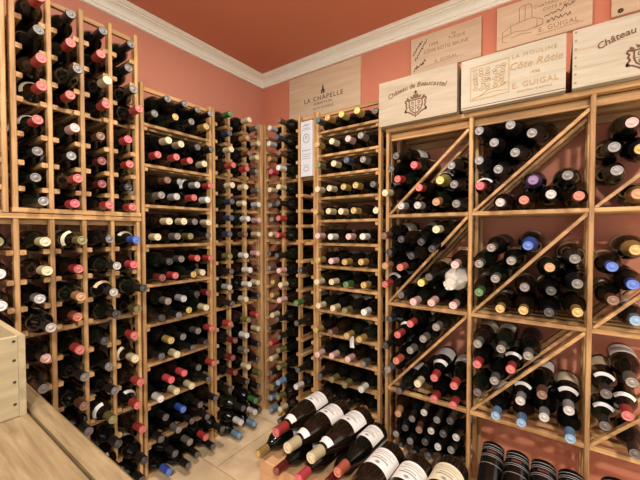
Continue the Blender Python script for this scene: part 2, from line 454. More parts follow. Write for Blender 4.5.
# two-high shelves
B3 = [('gtip gtip gtip stip', 'gtip otip gtip gold'), ('cream cream dark dark', 'red red red cream'), ('brown stip silver red', 'grey silver red white'),
      ('cream cream pewter cream', 'cream grey olive dark'), ('dtip pewter red red', 'dkred red otip cream'), ('grey silver dtip dkred', 'dtip gtip otip cream'),
      ('gold gtip pewter red', 'dark cream dark dtip'), ('pink pink dark red', 'white cream cream dark'), ('dark blue dark dark', 'dark grey dark dark'),
      ('dark grey red dark', 'blue dark dark dark')]
XU, XL = (-.955, -.878, -.798, -.722), (-.990, -.915, -.836, -.757)
NS = ['top', 'second', 'third', 'fourth', 'fifth', 'sixth', 'seventh', 'eighth', 'ninth', 'lowest']
for s, (u, l) in enumerate(B3):
    z = LV3[s]
    for nm, xs, txt, zz, t0 in (('upper', XU, u, z+.108, .368), ('lower', XL, l, z+.0378, .374)):
        for i, w in enumerate(txt.split()):
            t = t0+random.uniform(-.03, .016)+(.05 if s == 9 else 0)
            x = xs[i]
            q_bottle(RL, (x, -t+.3, zz), (x+random.uniform(-.008, .008), -t, zz+random.uniform(-.005, .003)), 'b', w,
                     '%s capped wine bottle, %s in %s layer, %s shelf of two-high rack' % (WORDS[w], ORD[i], nm, NS[s]), 'bottles on the two-high shelves')

# corner columns
fill_columns(RL, [-.655, -.555, -.437, -.315], RC, [
    'green navy cream red cream navy navy navy olive dark silver dark red dkred dkred dkred dark dark white ltblue',
    'cream tan brown red cream cream white brown white white white cream olive white grey cream dark green white ltblue',
    'grey cream cream grey grey white pinkish cream pinkish brown cream dark red cream dark dark olive dark dark dark'],
    ['%s column of the rack ending at the corner' % a for a in ('first', 'second', 'third')], 'bottles in the corner columns', .378,
    deeper=lambda k: .06 if k > 16 else 0, tips=[(), (), (340, 336, 344, 338)*5])
fill_columns(RB, [.338, .463, .588, .697], RC, [
    'white white tan pink cream grey grey cream dark grey gold gold cream dark red cream dark olive ltblue ltblue',
    'brown navy brown white cream dark red red dark pinkish cream pinkish dark dark olive olive ltblue olive cream dark',
    '- - - - - - - - - dark - green dark - - dark white - - -'],
    ['%s column of the rack starting at the corner' % a for a in ('first', 'second', 'third')], 'bottles in the corner columns', .385,
    tips=[(336, 340, 332, 338)*5, (408, 412, 396, 404)*5])

# single-row shelves
B6 = ['teal gold yellow yellow dark', 'gold cream pinkish grey', 'olive cream navy grey', 'cream cream gold gold dark', 'gold cream cream gold cream', 'pinkish white pinkish white',
      'gold pinkish gold gold', 'cream cream green gold', 'cream cream olive white', 'gold brown gold gold', 'pinkish pinkish pinkish pewter', 'dark olive olive white', 'dark dark dark tan']
NS6 = ['top']+ORD[1:12]+['lowest visible']
for s, txt in enumerate(B6):
    ws = txt.split()
    for i, w in enumerate(ws):
        x = (.775+.0855*i) if len(ws) == 4 else (.766+.0755*i)
        t = .372+random.uniform(-.016, .016)-(.05 if i == 4 else 0)
        q_bottle(RB, (x, -t+.3, LV6[s]+.038), (x+random.uniform(-.008, .006), -t, LV6[s]+.0375+random.uniform(-.004, .003)), 'b', w,
                 '%s capped wine bottle, %s along the %s shelf of the single-row rack' % (WORDS[w], ORD[i], NS6[s]), 'bottles on the single-row shelves',
                 extra='tag' if (s, i) == (9, 2) else None)

# diagonal bins: (column, row, side, [(base x, base z, tip x, tip z, capsule, shape)])
BINS = [
 (0,0,'a',[
  (1.228, 0.374, 1.202, 0.335, 'dark', 'b'),
  (1.278, 0.318, 1.283, 0.286, 'pink', 'b'),
  (1.228, 0.262, 1.209, 0.233, 'red', 'b'),
  (1.177, 0.207, 1.15, 0.176, 'cream', 'b'),
  (1.177, 0.318, 1.178, 0.281, 'dark', 'b')]),
 (0,0,'b',[
  (1.43, 0.313, 1.425, 0.274, 'stip', 'c'),
  (1.363, 0.253, 1.38, 0.217, 'yellow', 'c+'),
  (1.437, 0.223, 1.437, 0.195, 'gtip', 'c'),
  (1.302, 0.198, 1.305, 0.188, 'red', 'b'),
  (1.238, 0.128, 1.226, 0.114, 'silver', 'b'),
  (1.314, 0.128, 1.299, 0.113, 'silver', 'b'),
  (1.369, 0.176, 1.377, 0.123, 'tan', 'b'),
  (1.437, 0.136, 1.446, 0.115, 'gtip', 'c')]),
 (1,0,'a',[
  (1.55, 0.425, 1.529, 0.397, 'stip', 'c'),
  (1.644, 0.425, 1.636, 0.4, 'stip', 'c'),
  (1.588, 0.367, 1.582, 0.343, 'stip', 'c'),
  (1.679, 0.355, 1.652, 0.295, 'stip', 'c'),
  (1.55, 0.281, 1.53, 0.281, 'stip', 'c'),
  (1.621, 0.294, 1.597, 0.239, 'stip', 'c'),
  (1.543, 0.2, 1.541, 0.176, 'pink', 'b+'),
  (1.741, 0.42, 1.704, 0.358, 'stip', 'c')]),
 (1,0,'b',[
  (1.699, 0.209, 1.71, 0.188, 'purple', 'c'),
  (1.812, 0.209, 1.81, 0.195, 'gtip', 'c'),
  (1.608, 0.128, 1.61, 0.109, 'silver', 'b'),
  (1.683, 0.128, 1.685, 0.114, 'orange', 'b'),
  (1.755, 0.149, 1.764, 0.129, 'silver', 'b'),
  (1.828, 0.128, 1.84, 0.119, 'orange', 'b')]),
 (2,0,'a',[
  (1.979, 0.388, 1.97, 0.345, 'ptip', 'c'),
  (1.935, 0.309, 1.929, 0.274, 'stip', 'c'),
  (1.935, 0.219, 1.937, 0.198, 'stip', 'c'),
  (2.025, 0.311, 1.992, 0.259, 'otip', 'c')]),
 (2,0,'b',[
  (2.012, 0.136, 1.988, 0.119, 'tan', 'c')]),
 (0,1,'a',[
  (1.388, 0.025, 1.378, 0.01, 'cream', 'b'),
  (1.241, -0.025, 1.227, -0.033, 'dtip', 'b'),
  (1.291, 0.025, 1.316, -0.043, 'dtip', 'b'),
  (1.177, -0.06, 1.171, -0.092, 'dtip', 'b'),
  (1.29, -0.081, 1.273, -0.104, 'dtip', 'b'),
  (1.177, 0.015, 1.146, -0.018, 'brown', 'b'),
  (1.177, -0.134, 1.152, -0.154, 'tan', 'b'),
  (1.244, -0.132, 1.223, -0.157, 'orange', 'b'),
  (1.177, -0.208, 1.152, -0.239, 'red', 'b+'),
  (1.34, -0.025, 1.362, -0.071, 'dtip', 'b')]),
 (0,1,'b',[
  (1.444, -0.105, 1.453, -0.132, 'pinkish', 'b'),
  (1.304, -0.212, 1.317, -0.217, 'yellow', 'b'),
  (1.312, -0.287, 1.283, -0.302, 'pinkish', 'b'),
  (1.378, -0.251, 1.36, -0.297, 'pinkish', 'b'),
  (1.444, -0.287, 1.447, -0.296, 'pinkish', 'b'),
  (1.237, -0.287, 1.228, -0.278, 'dark', 'b'),
  (1.435, -0.189, 1.431, -0.202, 'tissue', 't'),
  (1.357, -0.158, 1.35, -0.189, 'dark', 'b')]),
 (1,1,'a',[
  (1.595, -0.046, 1.582, -0.06, 'grey', 'b'),
  (1.543, -0.101, 1.541, -0.123, 'grey', 'b'),
  (1.646, -0.101, 1.648, -0.106, 'grey', 'b'),
  (1.698, -0.036, 1.697, -0.051, 'blue', 'c'),
  (1.595, -0.156, 1.597, -0.176, 'grey', 'b'),
  (1.543, -0.211, 1.542, -0.233, 'green', 'b')]),
 (1,1,'b',[
  (1.747, -0.138, 1.764, -0.123, 'tan', 'b'),
  (1.821, -0.082, 1.834, -0.093, 'gtip', 'c'),
  (1.676, -0.213, 1.691, -0.199, 'pewter', 'b'),
  (1.75, -0.213, 1.769, -0.204, 'dtip', 'b'),
  (1.821, -0.172, 1.842, -0.178, 'gtip', 'c'),
  (1.61, -0.287, 1.614, -0.287, 'gold', 'b'),
  (1.685, -0.287, 1.688, -0.283, 'gold', 'b'),
  (1.76, -0.287, 1.764, -0.279, 'dtip', 'b'),
  (1.828, -0.254, 1.842, -0.268, 'gold', 'b')]),
 (2,1,'a',[
  (1.993, -0.052, 1.986, -0.057, 'gold', 'c'),
  (1.928, -0.104, 1.926, -0.111, 'blue', 'b'),
  (1.98, -0.158, 1.975, -0.163, 'blue', 'b'),
  (1.928, -0.212, 1.93, -0.217, 'brown', 'b')]),
 (2,1,'b',[
  (1.995, -0.285, 1.984, -0.274, 'ltblue', 'b')]),
 (0,2,'a',[
  (1.177, -0.392, 1.173, -0.395, 'dtip', 'b'),
  (1.277, -0.393, 1.27, -0.4, 'red', 'b'),
  (1.227, -0.449, 1.213, -0.458, 'red', 'b+'),
  (1.177, -0.506, 1.154, -0.518, 'dtip', 'b'),
  (1.329, -0.45, 1.327, -0.455, 'grey', 'b'),
  (1.379, -0.394, 1.381, -0.396, 'grey', 'b'),
  (1.278, -0.506, 1.271, -0.516, 'grey', 'b'),
  (1.228, -0.562, 1.207, -0.577, 'orange', 'b'),
  (1.177, -0.618, 1.167, -0.625, 'grey', 'b')]),
 (0,2,'b',[
  (1.302, -0.657, 1.305, -0.654, 'cream', 'b'),
  (1.359, -0.602, 1.375, -0.61, 'red', 'g+'),
  (1.44, -0.618, 1.454, -0.622, 'red', 'g'),
  (1.368, -0.697, 1.375, -0.698, 'red', 'b'),
  (1.444, -0.697, 1.451, -0.702, 'red', 'b'),
  (1.238, -0.697, 1.222, -0.708, 'dark', 'b')]),
 (1,2,'a',[
  (1.543, -0.434, 1.539, -0.434, 'grey', 'b'),
  (1.619, -0.437, 1.619, -0.437, 'grey', 'b'),
  (1.705, -0.444, 1.705, -0.444, 'grey', 'b'),
  (1.543, -0.512, 1.538, -0.514, 'red', 'b'),
  (1.651, -0.506, 1.651, -0.506, 'red', 'b+'),
  (1.598, -0.564, 1.598, -0.563, 'grey', 'b'),
  (1.543, -0.622, 1.541, -0.623, 'dark', 'b')]),
 (1,2,'b',[
  (1.684, -0.617, 1.683, -0.614, 'silver', 'b+'),
  (1.748, -0.572, 1.748, -0.573, 'brown', 'g'),
  (1.824, -0.606, 1.824, -0.605, 'silver', 'g+'),
  (1.607, -0.697, 1.604, -0.695, 'ltblue', 'b'),
  (1.687, -0.694, 1.687, -0.694, 'ltblue', 'b'),
  (1.755, -0.651, 1.755, -0.651, 'silver', 'b'),
  (1.828, -0.697, 1.829, -0.7, 'ltblue', 'b')]),
 (2,2,'a',[
  (1.985, -0.46, 1.978, -0.467, 'grey', 'g'),
  (1.928, -0.515, 1.918, -0.52, 'dark', 'b+'),
  (1.981, -0.569, 1.97, -0.575, 'red', 'b+'),
  (1.928, -0.623, 1.917, -0.625, 'dark', 'b+')]),
 (2,2,'b',[
  (1.996, -0.695, 1.989, -0.688, 'dark', 'b')]),
 (0,3,'p',[
  (1.174, -0.796, 1.218, -0.813, 'tan', 'h'),
  (1.31, -0.796, 1.334, -0.769, 'wtip', 'h'),
  (1.241, -0.796, 1.282, -0.814, 'gtip', 'h'),
  (1.378, -0.796, 1.388, -0.783, 'gtip', 'h'),
  (1.447, -0.796, 1.44, -0.77, 'dtip', 'h'),
  (1.188, -0.865, 1.251, -0.865, 'dtip', 'h'),
  (1.257, -0.864, 1.313, -0.852, 'brown', 'h'),
  (1.327, -0.864, 1.364, -0.838, 'wtip', 'h'),
  (1.386, -0.9, 1.413, -0.833, 'dtip', 'h'),
  (1.185, -0.935, 1.209, -0.907, 'stip', 'h'),
  (1.447, -0.865, 1.464, -0.829, 'wtip', 'h'),
  (1.255, -0.934, 1.274, -0.915, 'gtip', 'h'),
  (1.325, -0.934, 1.339, -0.895, 'dtip', 'h'),
  (1.386, -0.969, 1.393, -0.895, 'wtip', 'h'),
  (1.186, -1.005, 1.228, -0.955, 'dtip', 'h'),
  (1.447, -0.935, 1.445, -0.888, 'gtip', 'h'),
  (1.255, -1.004, 1.292, -0.965, 'dtip', 'h'),
  (1.325, -1.004, 1.352, -0.95, 'dtip', 'h'),
  (1.386, -1.04, 1.414, -0.942, 'dtip', 'h'),
  (1.447, -1.005, 1.469, -0.932, 'dtip', 'h')]),
]

NC, NR = ('first', 'middle', 'last'), ('top', 'second', 'third', 'bottom')
for c, r, side, L in BINS:
    order = sorted(range(len(L)), key=lambda i: -L[i][3])
    for rank, i in enumerate(order):
        bx, bz, tx, tz, w, k = L[i]; plus = k[1:]; k = k[0]
        if k == 't': continue
        t = .335 if k == 'c' else .375
        dv = Vector((tx-bx, -.27, tz-bz)); bl = {'c': .305}.get(k, .30)
        rk = 'highest' if rank == 0 else ORD[rank]+' highest' if rank < len(L)-1 or len(L) < 2 else 'lowest'
        pl = ('in the pile under the %s bin rack' % NC[c]) if side == 'p' else '%s the diagonal, %s bin of %s rack' % ('above' if side == 'a' else 'below', NR[r], NC[c])
        champ = k == 'c'
        lab = ('%s foiled broad bottle, %s %s' if champ else '%s capped wine bottle, %s %s') % (WORDS[w], rk, pl)
        q_bottle(RB, (bx, -t+bl, bz), (tx, -t, tz), k, w, lab, 'bottles in the diagonal bins', name='champagne_bottle' if champ else 'wine_bottle',
                 roll=random.uniform(-.5, .5) if not plus else .05, collar=(1 if plus else -1))

# magnums lying at the front on a box and a cradle
MAG = [  # tip, point on the axis under the label, shape, capsule, label paper
 ((.888, -.815, -.795), (.890, -.53, -.800), 'm', 'red', 1, 'magnum bottle with red capsule and white label lying nearest the room corner'),
 ((.992, -.865, -.790), (1.006, -.60, -.800), 'm', 'cream', 1, 'magnum bottle with cream capsule, second from the room corner on the box'),
 ((1.094, -.858, -.790), (1.112, -.57, -.800), 'm', 'cream', 1, 'magnum bottle with cream capsule, third from the room corner on the box'),
 ((1.200, -.850, -.800), (1.206, -.617, -.808), 'g', 'orange', 1, 'bottle with long orange capsule and small white label among the magnums'),
 ((1.300, -1.010, -.800), (1.312, -.73, -.800), 'm', 'dark', 1, 'magnum bottle with large white label, just before the wooden cradle strip'),
 ((1.404, -1.020, -.800), (1.412, -.754, -.800), 'm', 'dark', 1, 'magnum bottle with white label, just past the wooden cradle strip'),
 ((1.500, -.960, -.800), (1.508, -.685, -.800), 'm', 'dark', 0, 'magnum bottle with cream label, in front of the bin rack post'),
]
for tip, on, sh, w, li, lab in MAG:
    d = (Vector(tip)-Vector(on)).normalized(); L = SHAPE[sh][1]
    q_bottle(RB, Vector(tip)-d*L, tip, sh, w, lab, 'large bottles lying at the front', li=li, collar=1 if (w in ('red', 'cream') and sh == 'm') else -1, gi=2 if sh == 'm' else 0,
             name='magnum_bottle' if sh == 'm' else 'wine_bottle', roll=.12, extra='print')
for (tx, ty), w, lab in (((.838, -.868), 'gold', 'gold'), ((.962, -.893), 'dkred', 'dark red'), ((1.052, -.872), 'pink', 'bright pink'), ((1.147, -.832), 'dkred', 'dark red')):
    q_bottle(RB, (tx+.004, ty+.3, -.874), (tx, ty, -.874), 'b', w, '%s capped wine bottle lying on the box under the magnums%s' % (lab, '' if tx != 1.147 else ', beside the pink one'), 'bottles under the magnums', li=1)

# black bottles lying bottom up on the sloping boards
for i, (x, z) in enumerate(((1.600, -.815), (1.678, -.818), (1.756, -.820), (1.834, -.822), (1.945, -.80), (2.04, -.80))):
    base = Vector((x, -.375, z)); d = Vector((0, -.86, -.5)).normalized()
    q_bottle(RB, base, base+d*.3, 'b', 'dark', 'black ringed bottle lying neck down, %s from the %s' % (
        ('nearest', 'second', 'third', 'fourth')[i] if i < 4 else ('nearest', 'second')[i-4], 'cream labelled magnum' if i < 4 else 'last rack post'),
        'black bottles on the sloping boards', li=3, collar=-1, gi=0, roll=0, extra='rings')

# ---- make them: the 300 wine bottles that show largest as objects, the rest of that kind as one object
wine = sorted([q for q in QUEUE if q['name'] == 'wine_bottle'], key=lambda q: q['dist'])
rest = set(id(q) for q in wine[300:])
PRINT = {}
def label_print(sh):
    if sh not in PRINT:
        b = MB(); R = (.05 if sh == 'm' else .041)+.0012
        def line(t, half, h, off=0):
            vs, fs = band(R, t-h/2, R, t+h/2, half, 6)
            b.add([Matrix.Rotation(off, 3, 'Y') @ Vector(v) for v in vs], fs, 0, True)
        m = .10 if sh == 'm' else .08
        line(m+.030, .10, .012); line(m+.030, .20, .004); line(m+.012, .62, .005); line(m+.002, .42, .0035); line(m-.012, .75, .0025); line(m-.022, .5, .0025); line(m-.03, .7, .002)
        PRINT[sh] = b.mesh('label_print_ink', INK_G)
    return PRINT[sh]
RINGS = None
n_obj = 0
stuff = MB(); smats = [GLASS, GLASS2, GLASS3]; sidx = {}
for q in QUEUE:
    if id(q) in rest:
        stuff.lathe(SHAPE[q['sh']][0], 14, mi=q['gi'], M=q['M'])
        if q['col'] not in sidx:
            sidx[q['col']] = len(smats); smats += list(CAPM[q['col']])
        i = sidx[q['col']]; pr = top_disc(CAPSULE[q['sh']]); n = len(CAPSULE[q['sh']])
        stuff.lathe(pr, 14, mats=[i]*(n-1)+[i+1]*5, M=q['M'])
        continue
    n_obj += 1
    o = link(q['name'], body_mesh(q['sh'], q['gi'])); o.matrix_world = q['M']
    tag(o, q['label'], 'bottle', q['group'])
    link('capsule', cap_mesh(q['sh'], q['col']), o)
    if q['extra'] != 'rings':
        lb = link('bottle_label', label_mesh(q['sh'], q['li']), o)
        if q['extra'] == 'print': link('label_print', label_print(q['sh']), lb)
    else:
        if RINGS is None:
            b = MB()
            for t in (.014, .024, .03, .05, .056, .082):
                b.lathe([(.0374, t), (.0379, t+.0004), (.0379, t+.0014), (.0374, t+.0018)], 24)
            RINGS = b.mesh('silver_rings', CAPM['silver'][0])
            b = MB(); vs, fs = band(.0381, .038, .0381, .045, .42, 8); b.add(vs, fs, 0, True); MESH['redband'] = b.mesh('red_band', CAPM['dkred'][0])
        link('ring_band', RINGS, o); link('red_band', MESH['redband'], o)
    if q['collar'] >= 0: link('neck_label', collar_mesh(q['sh'], q['collar']), o)
    if q['extra'] == 'tag':
        b = MB(); vs = [(-.012, 0, 0), (.012, 0, 0), (.014, -.002, -.03), (-.011, .001, -.03), (.016, 0, -.058), (-.007, -.003, -.06)]
        vs = [(x+.008, y-.262, z-.012) for x, y, z in vs]
        b.add(vs+[(x, y-.0008, z) for x, y, z in vs], [(0, 1, 2, 3), (3, 2, 4, 5), (9, 8, 7, 6), (11, 10, 8, 9), (0, 6, 7, 1), (1, 7, 8, 2), (2, 8, 10, 4), (4, 10, 11, 5), (5, 11, 9, 3), (3, 9, 6, 0)])
        tg = b.build('paper_tag', LABELS[1], o)
        tg.matrix_local = (q['M'].to_3x3().to_4x4()).inverted()
if stuff.v:
    so = stuff.build('corner_wine_bottles', smats); so['kind'] = 'stuff'
    tag(so, 'many small wine bottles with mixed capsules in the corner racks', 'bottles')
print('BOTTLES', len(QUEUE), 'objects', n_obj, 'stuff', len(rest))

# white tissue-wrapped bottle in the second bin of the first rack
def tissue():
    b = MB(); seg, prof = 28, [(0, .0), (.03, .0), (.045, .012), (.047, .05), (.048, .1), (.047, .15), (.044, .185), (.036, .215), (.026, .24), (.022, .262), (.024, .285), (.02, .30), (0, .297)]
    vs = []; fs = []
    rnd = random.Random(5)
    for r, t in prof:
        for i in range(seg):
            a = 2*PI*i/seg; rr = r*(1+.07*math.sin(5*a+t*40)+rnd.uniform(-.025, .025)) if r else 0
            vs.append((rr*math.cos(a), -t+(rnd.uniform(-.004, .004) if r else 0), rr*math.sin(a)))
    for k in range(len(prof)-1):
        for i in range(seg):
            j = (i+1) % seg; fs.append((k*seg+i, k*seg+j, (k+1)*seg+j, (k+1)*seg+i))
    b.add(vs, fs, 0, False)
    return b
for c, r, side, L in BINS:
    for bx, bz, tx, tz, w, k in L:
        if k == 't':
            o = tissue().build('wrapped_bottle', plain('white_tissue', (196, 188, 176), .8)); o.location = (bx, -.115, bz+.004); o.rotation_euler = (.08, 0, .02)
            tag(o, 'bottle wrapped in crumpled white tissue in the second bin below the diagonal', 'bottle')

# ------------------------------------------------------------------ wine cases on the bin racks
def case(label, xa, xb, yf, z0, z1, mat, t=.012):
    r = empty('wine_case', label, 'wine case', ((xa+xb)/2, yf, z0), 0, 'wooden wine cases on the bin racks')
    w, h, dp = (xb-xa)/2, z1-z0, -yf-.012
    b = MB(); b.box(-w, w, 0, t, 0, h, .0015); b.build('front_board', mat, r)
    b = MB(); b.box(-w, w, dp-t, dp, 0, h, .0015); b.build('back_board', mat, r)
    for s in (-1, 1):
        b = MB(); b.box(min(s*w, s*(w-t)), max(s*w, s*(w-t)), t, dp-t, 0, h, .0015); b.build('side_board', mat, r)
    b = MB(); b.box(-w+t, w-t, t, dp-t, .001, .009); b.build('bottom_board', mat, r)
    b = MB(); b.box(-w+t, w-t, t, dp-t, h-.009, h-.001); b.build('lid', mat, r)
    return r, (xa+xb)/2, z0

def poly_on(mb, pts, y, cx, cz, s, mi=0):
    n = len(pts); vs = [(cx+x*s, y, cz+z*s) for x, z in pts]+[(cx+x*s, y+.001, cz+z*s) for x, z in pts]
    mb.add(vs, [tuple(range(n)), tuple(reversed(range(n, 2*n)))]+[((i+1) % n, i, n+i, n+(i+1) % n) for i in range(n)], mi)
def stroke(mb, pts, y, cx, cz, s, w, mi=0):
    for (x0, a0), (x1, a1) in zip(pts, pts[1:]):
        dx, dz = x1-x0, a1-a0; l = math.hypot(dx, dz) or 1; nx, nz = -dz/l*w/2, dx/l*w/2
        poly_on(mb, [(x0-nx, a0-nz), (x1-nx, a1-nz), (x1+nx, a1+nz), (x0+nx, a0+nz)], y, cx, cz, s, mi)
def ring_pts(cx, cz, rx, rz, n=16, a0=0, a1=2*PI): return [(cx+rx*math.cos(a0+(a1-a0)*i/n), cz+rz*math.sin(a0+(a1-a0)*i/n)) for i in range(n+1)]

def crest(mb, cx, cz, y, s):
    """shield under a crown with scrolls at its sides"""
    sh = [(-.30, .22), (.30, .22), (.31, -.05), (.24, -.24), (.10, -.36), (0, -.42), (-.10, -.36), (-.24, -.24), (-.31, -.05), (-.30, .22)]
    stroke(mb, sh, y, cx, cz, s, .05); stroke(mb, [(0, .22), (0, -.40)], y, cx, cz, s, .018); stroke(mb, [(-.3, -.06), (.3, -.06)], y, cx, cz, s, .018)
    for px, pz in ((-.15, .08), (.15, .08), (-.13, -.18), (.12, -.18)): stroke(mb, ring_pts(px, pz, .05, .06, 8), y, cx, cz, s, .03)
    for d in (-1, 1):
        stroke(mb, [(d*.33, .2), (d*.46, .26), (d*.5, .16), (d*.42, .1), (d*.47, .0), (d*.40, -.1), (d*.48, -.2), (d*.5, -.3), (d*.36, -.3), (d*.2, -.4), (d*.08, -.5)], y, cx, cz, s, .06)
        stroke(mb, [(d*.5, -.3), (d*.44, -.22)], y, cx, cz, s, .09); stroke(mb, [(d*.3, .26), (d*.42, .34)], y, cx, cz, s, .08)
    poly_on(mb, [(-.22, .28), (.22, .28), (.27, .42), (.14, .36), (.10, .5), (0, .40), (-.10, .5), (-.14, .36), (-.27, .42)], y, cx, cz, s)
    stroke(mb, [(0, .42), (0, .64)], y, cx, cz, s, .06); stroke(mb, [(-.08, .56), (.08, .56)], y, cx, cz, s, .05)
    poly_on(mb, [(-.06, -.5), (0, -.62), (.06, -.5), (0, -.44)], y, cx, cz, s)

YF = -.335
def case_marks(r, ox, oz, b, name, ink):
    b.v = [(x-ox, yy-YF, z-oz) for x, yy, z in b.v]
    return b.build(name, ink, r)
r, ox, oz = case('pale pine wine case with dark crest, beside the single-row rack top', 1.100, 1.445, YF, .4882, .690, W_CASE2)
b = MB(); arc_text(b, 'Château de Beaucastel', 1.274, .612, YF-.0008, .029, .258, .028, shear=.15, bold=.0002); case_marks(r, ox, oz, b, 'lettering', INK)
b = MB(); crest(b, 1.274, .558, YF-.001, .094); case_marks(r, ox, oz, b, 'crest_mark', INK)
r, ox, oz = case('pale wine case with burnt vineyard picture, between two crested cases', 1.461, 1.800, YF, .4882, .684, W_CASE)
b = MB()
text_on(b, 'LA MOULINE', 1.706, .648, YF-.0008, .020, space=1.25); case_marks(r, ox, oz, b, 'lettering', INK_L); b = MB(); text_on(b, 'Côte Rôtie', 1.709, .612, YF-.0008, .036, shear=.25)
text_on(b, '1998', 1.709, .577, YF-.0008, .017); case_marks(r, ox, oz, b, 'lettering', INK_L); b = MB(); text_on(b, 'E. GUIGAL', 1.709, .540, YF-.0008, .028, space=1.12)
text_on(b, 'CHATEAU D\'AMPUIS', 1.709, .517, YF-.0008, .010, space=1.2)
case_marks(r, ox, oz, b, 'lettering', INK_L)
b = MB(); y = YF-.001
stroke(b, [(1.496, .648), (1.628, .652), (1.629, .525), (1.497, .518), (1.496, .648)], y, 0, 0, 1, .0025)
rr = random.Random(8)
for k in range(7):
    for i in range(5):
        x, z = 1.514+i*.024+rr.uniform(-.006, .006), .632-k*.012+rr.uniform(-.004, .004)
        stroke(b, ring_pts(x, z, .008, .005, 7), y, 0, 0, 1, .0022)
stroke(b, [(1.502, .526), (1.53, .532), (1.556, .549), (1.60, .553), (1.624, .566)], y, 0, 0, 1, .003)
stroke(b, [(1.53, .532), (1.58, .54), (1.624, .536)], y, 0, 0, 1, .002)
case_marks(r, ox, oz, b, 'vineyard_picture', INK_L)
b = MB(); b.box(-.17, .17, -.0006, .0004, .006, .0085); b.build('burnt_line', INK, r)
r, ox, oz = case('whitish plank wine case with brown crest, cut by the photo edge', 1.818, 2.178, YF, .4882, .684, W_CASE)
b = MB(); arc_text(b, 'Château de Beaucastel', 2.012, .605, YF-.0008, .030, .262, .030, shear=.15, bold=.0003); case_marks(r, ox, oz, b, 'lettering', INK)
b = MB(); crest(b, 1.998, .550, YF-.001, .088); case_marks(r, ox, oz, b, 'crest_mark', INK)
for k in range(7):
    b = MB(); b.lathe([(0, 0), (.003, .0004), (.0034, .0012), (0, .0016)], 8, M=Matrix.Translation((-.172, .0004, .018+k*.028))); b.build('nail', INK_L, r)
for z in (.062, .124):
    b = MB(); b.box(-.179, .179, -.0004, .0006, z, z+.0012); b.build('plank_joint', INK_L, r)

# ------------------------------------------------------------------ case ends hung on the wall
def panel(label, xa, xb, z0, z1, mat, t=.016):
    b = MB(); b.box(-(xb-xa)/2, (xb-xa)/2, -t, 0, -(z1-z0)/2, (z1-z0)/2, .002)
    o = b.build('wooden_wall_panel', mat); o.location = ((xa+xb)/2, -.001, (z0+z1)/2)
    tag(o, label, 'wall panel', 'wine case panels on the wall'); return o
def marks(o, name, b, ink):
    c = o.location; b.v = [(x-c[0], y-c[1], z-c[2]) for x, y, z in b.v]; return b.build(name, ink, o)
YP = -.0175
o = panel('large tan wooden panel with small chapel mark, near the room corner', .274, .828, .742, 1.042, W_PANEL)
b = MB(); text_on(b, 'LA CHAPELLE', .555, .862, YP, .042, space=1.25); text_on(b, 'HERMITAGE', .556, .830, YP, .020, space=1.35); text_on(b, 'MIS EN BOUTEILLE', .557, .800, YP, .016, space=1.2)
marks(o, 'lettering', b, INK)
b = MB(); poly_on(b, [(-.3, -.5), (-.05, -.5), (-.05, -.15), (.05, -.15), (.05, -.5), (.3, -.5), (.3, .0), (.16, .1), (.1, .5), (0, .8), (-.1, .5), (-.16, .1), (-.3, 0)], YP, .556, .91, .045)
marks(o, 'chapel_mark', b, INK_D)
o = panel('wooden panel with diagonal handwriting, hung above the first crested case', 1.135, 1.478, .840, 1.030, W_PANEL)
b = MB(); text_on(b, 'La', 1.352, .994, YP, .020); text_on(b, 'TURQUE', 1.366, .974, YP, .020); text_on(b, '1999', 1.252, .968, YP, .026); text_on(b, 'CÔTE RÔTIE BRUNE', 1.312, .938, YP, .024)
text_on(b, 'E. GUIGAL', 1.315, .880, YP, .022, space=1.1)
stroke(b, [(1.20, .866), (1.40, .872)], YP, 0, 0, 1, .0015)
marks(o, 'lettering', b, INK_L)
b = MB()
def scribble(b, pts, n, amp, w, seed):
    r_ = random.Random(seed); (x0, z0_), (x1, z1_) = pts; out = []
    for i in range(n+1):
        u = i/n; out.append((x0+(x1-x0)*u+r_.uniform(-amp, amp)*.6, z0_+(z1_-z0_)*u+(amp if i % 2 else -amp)*r_.uniform(.4, 1.2)))
    stroke(b, out, YP-.0004, 0, 0, 1, w)
scribble(b, [(1.150, .948), (1.192, 1.002)], 9, .007, .0034, 1); scribble(b, [(1.158, .915), (1.222, 1.006)], 14, .006, .003, 2); scribble(b, [(1.155, .862), (1.212, .898)], 10, .010, .0034, 3)
marks(o, 'handwriting', b, INK_D)
o = panel('wooden panel with castle drawing and signature, above the vineyard case', 1.544, 1.888, .841, 1.035, W_PANEL)
b = MB(); text_on(b, 'CHATEAU D\'AMPUIS', 1.776, .983, YP, .018, space=1.1); text_on(b, 'E. GUIGAL', 1.775, .880, YP, .028, space=1.1); text_on(b, 'COTE ROTIE', 1.776, .962, YP, .018, space=1.1)
stroke(b, [(1.70, .862), (1.86, .866)], YP, 0, 0, 1, .002); marks(o, 'lettering', b, INK_L)
b = MB()
for pts in ([(1.566, .915), (1.60, .935), (1.635, .94), (1.632, 1.0), (1.642, 1.008), (1.672, 1.008), (1.68, .998), (1.682, .945), (1.72, .925), (1.722, .905), (1.69, .895)],
            [(1.566, .915), (1.568, .872), (1.585, .87)], [(1.635, .94), (1.682, .945)], [(1.655, .94), (1.656, 1.004)], [(1.60, .935), (1.602, .9)], [(1.70, .93), (1.70, .9)],
            [(1.57, .895), (1.62, .905), (1.66, .895), (1.72, .903)], [(1.60, .88), (1.64, .888), (1.68, .88)]):
    stroke(b, pts, YP, 0, 0, 1, .0026)
marks(o, 'castle_drawing', b, INK_L)
b = MB(); scribble(b, [(1.728, .932), (1.79, .940)], 9, .006, .0018, 4); scribble(b, [(1.79, .948), (1.832, .955)], 7, .006, .0018, 5); scribble(b, [(1.732, .908), (1.82, .916)], 12, .008, .0019, 6)
marks(o, 'signature', b, INK_D)
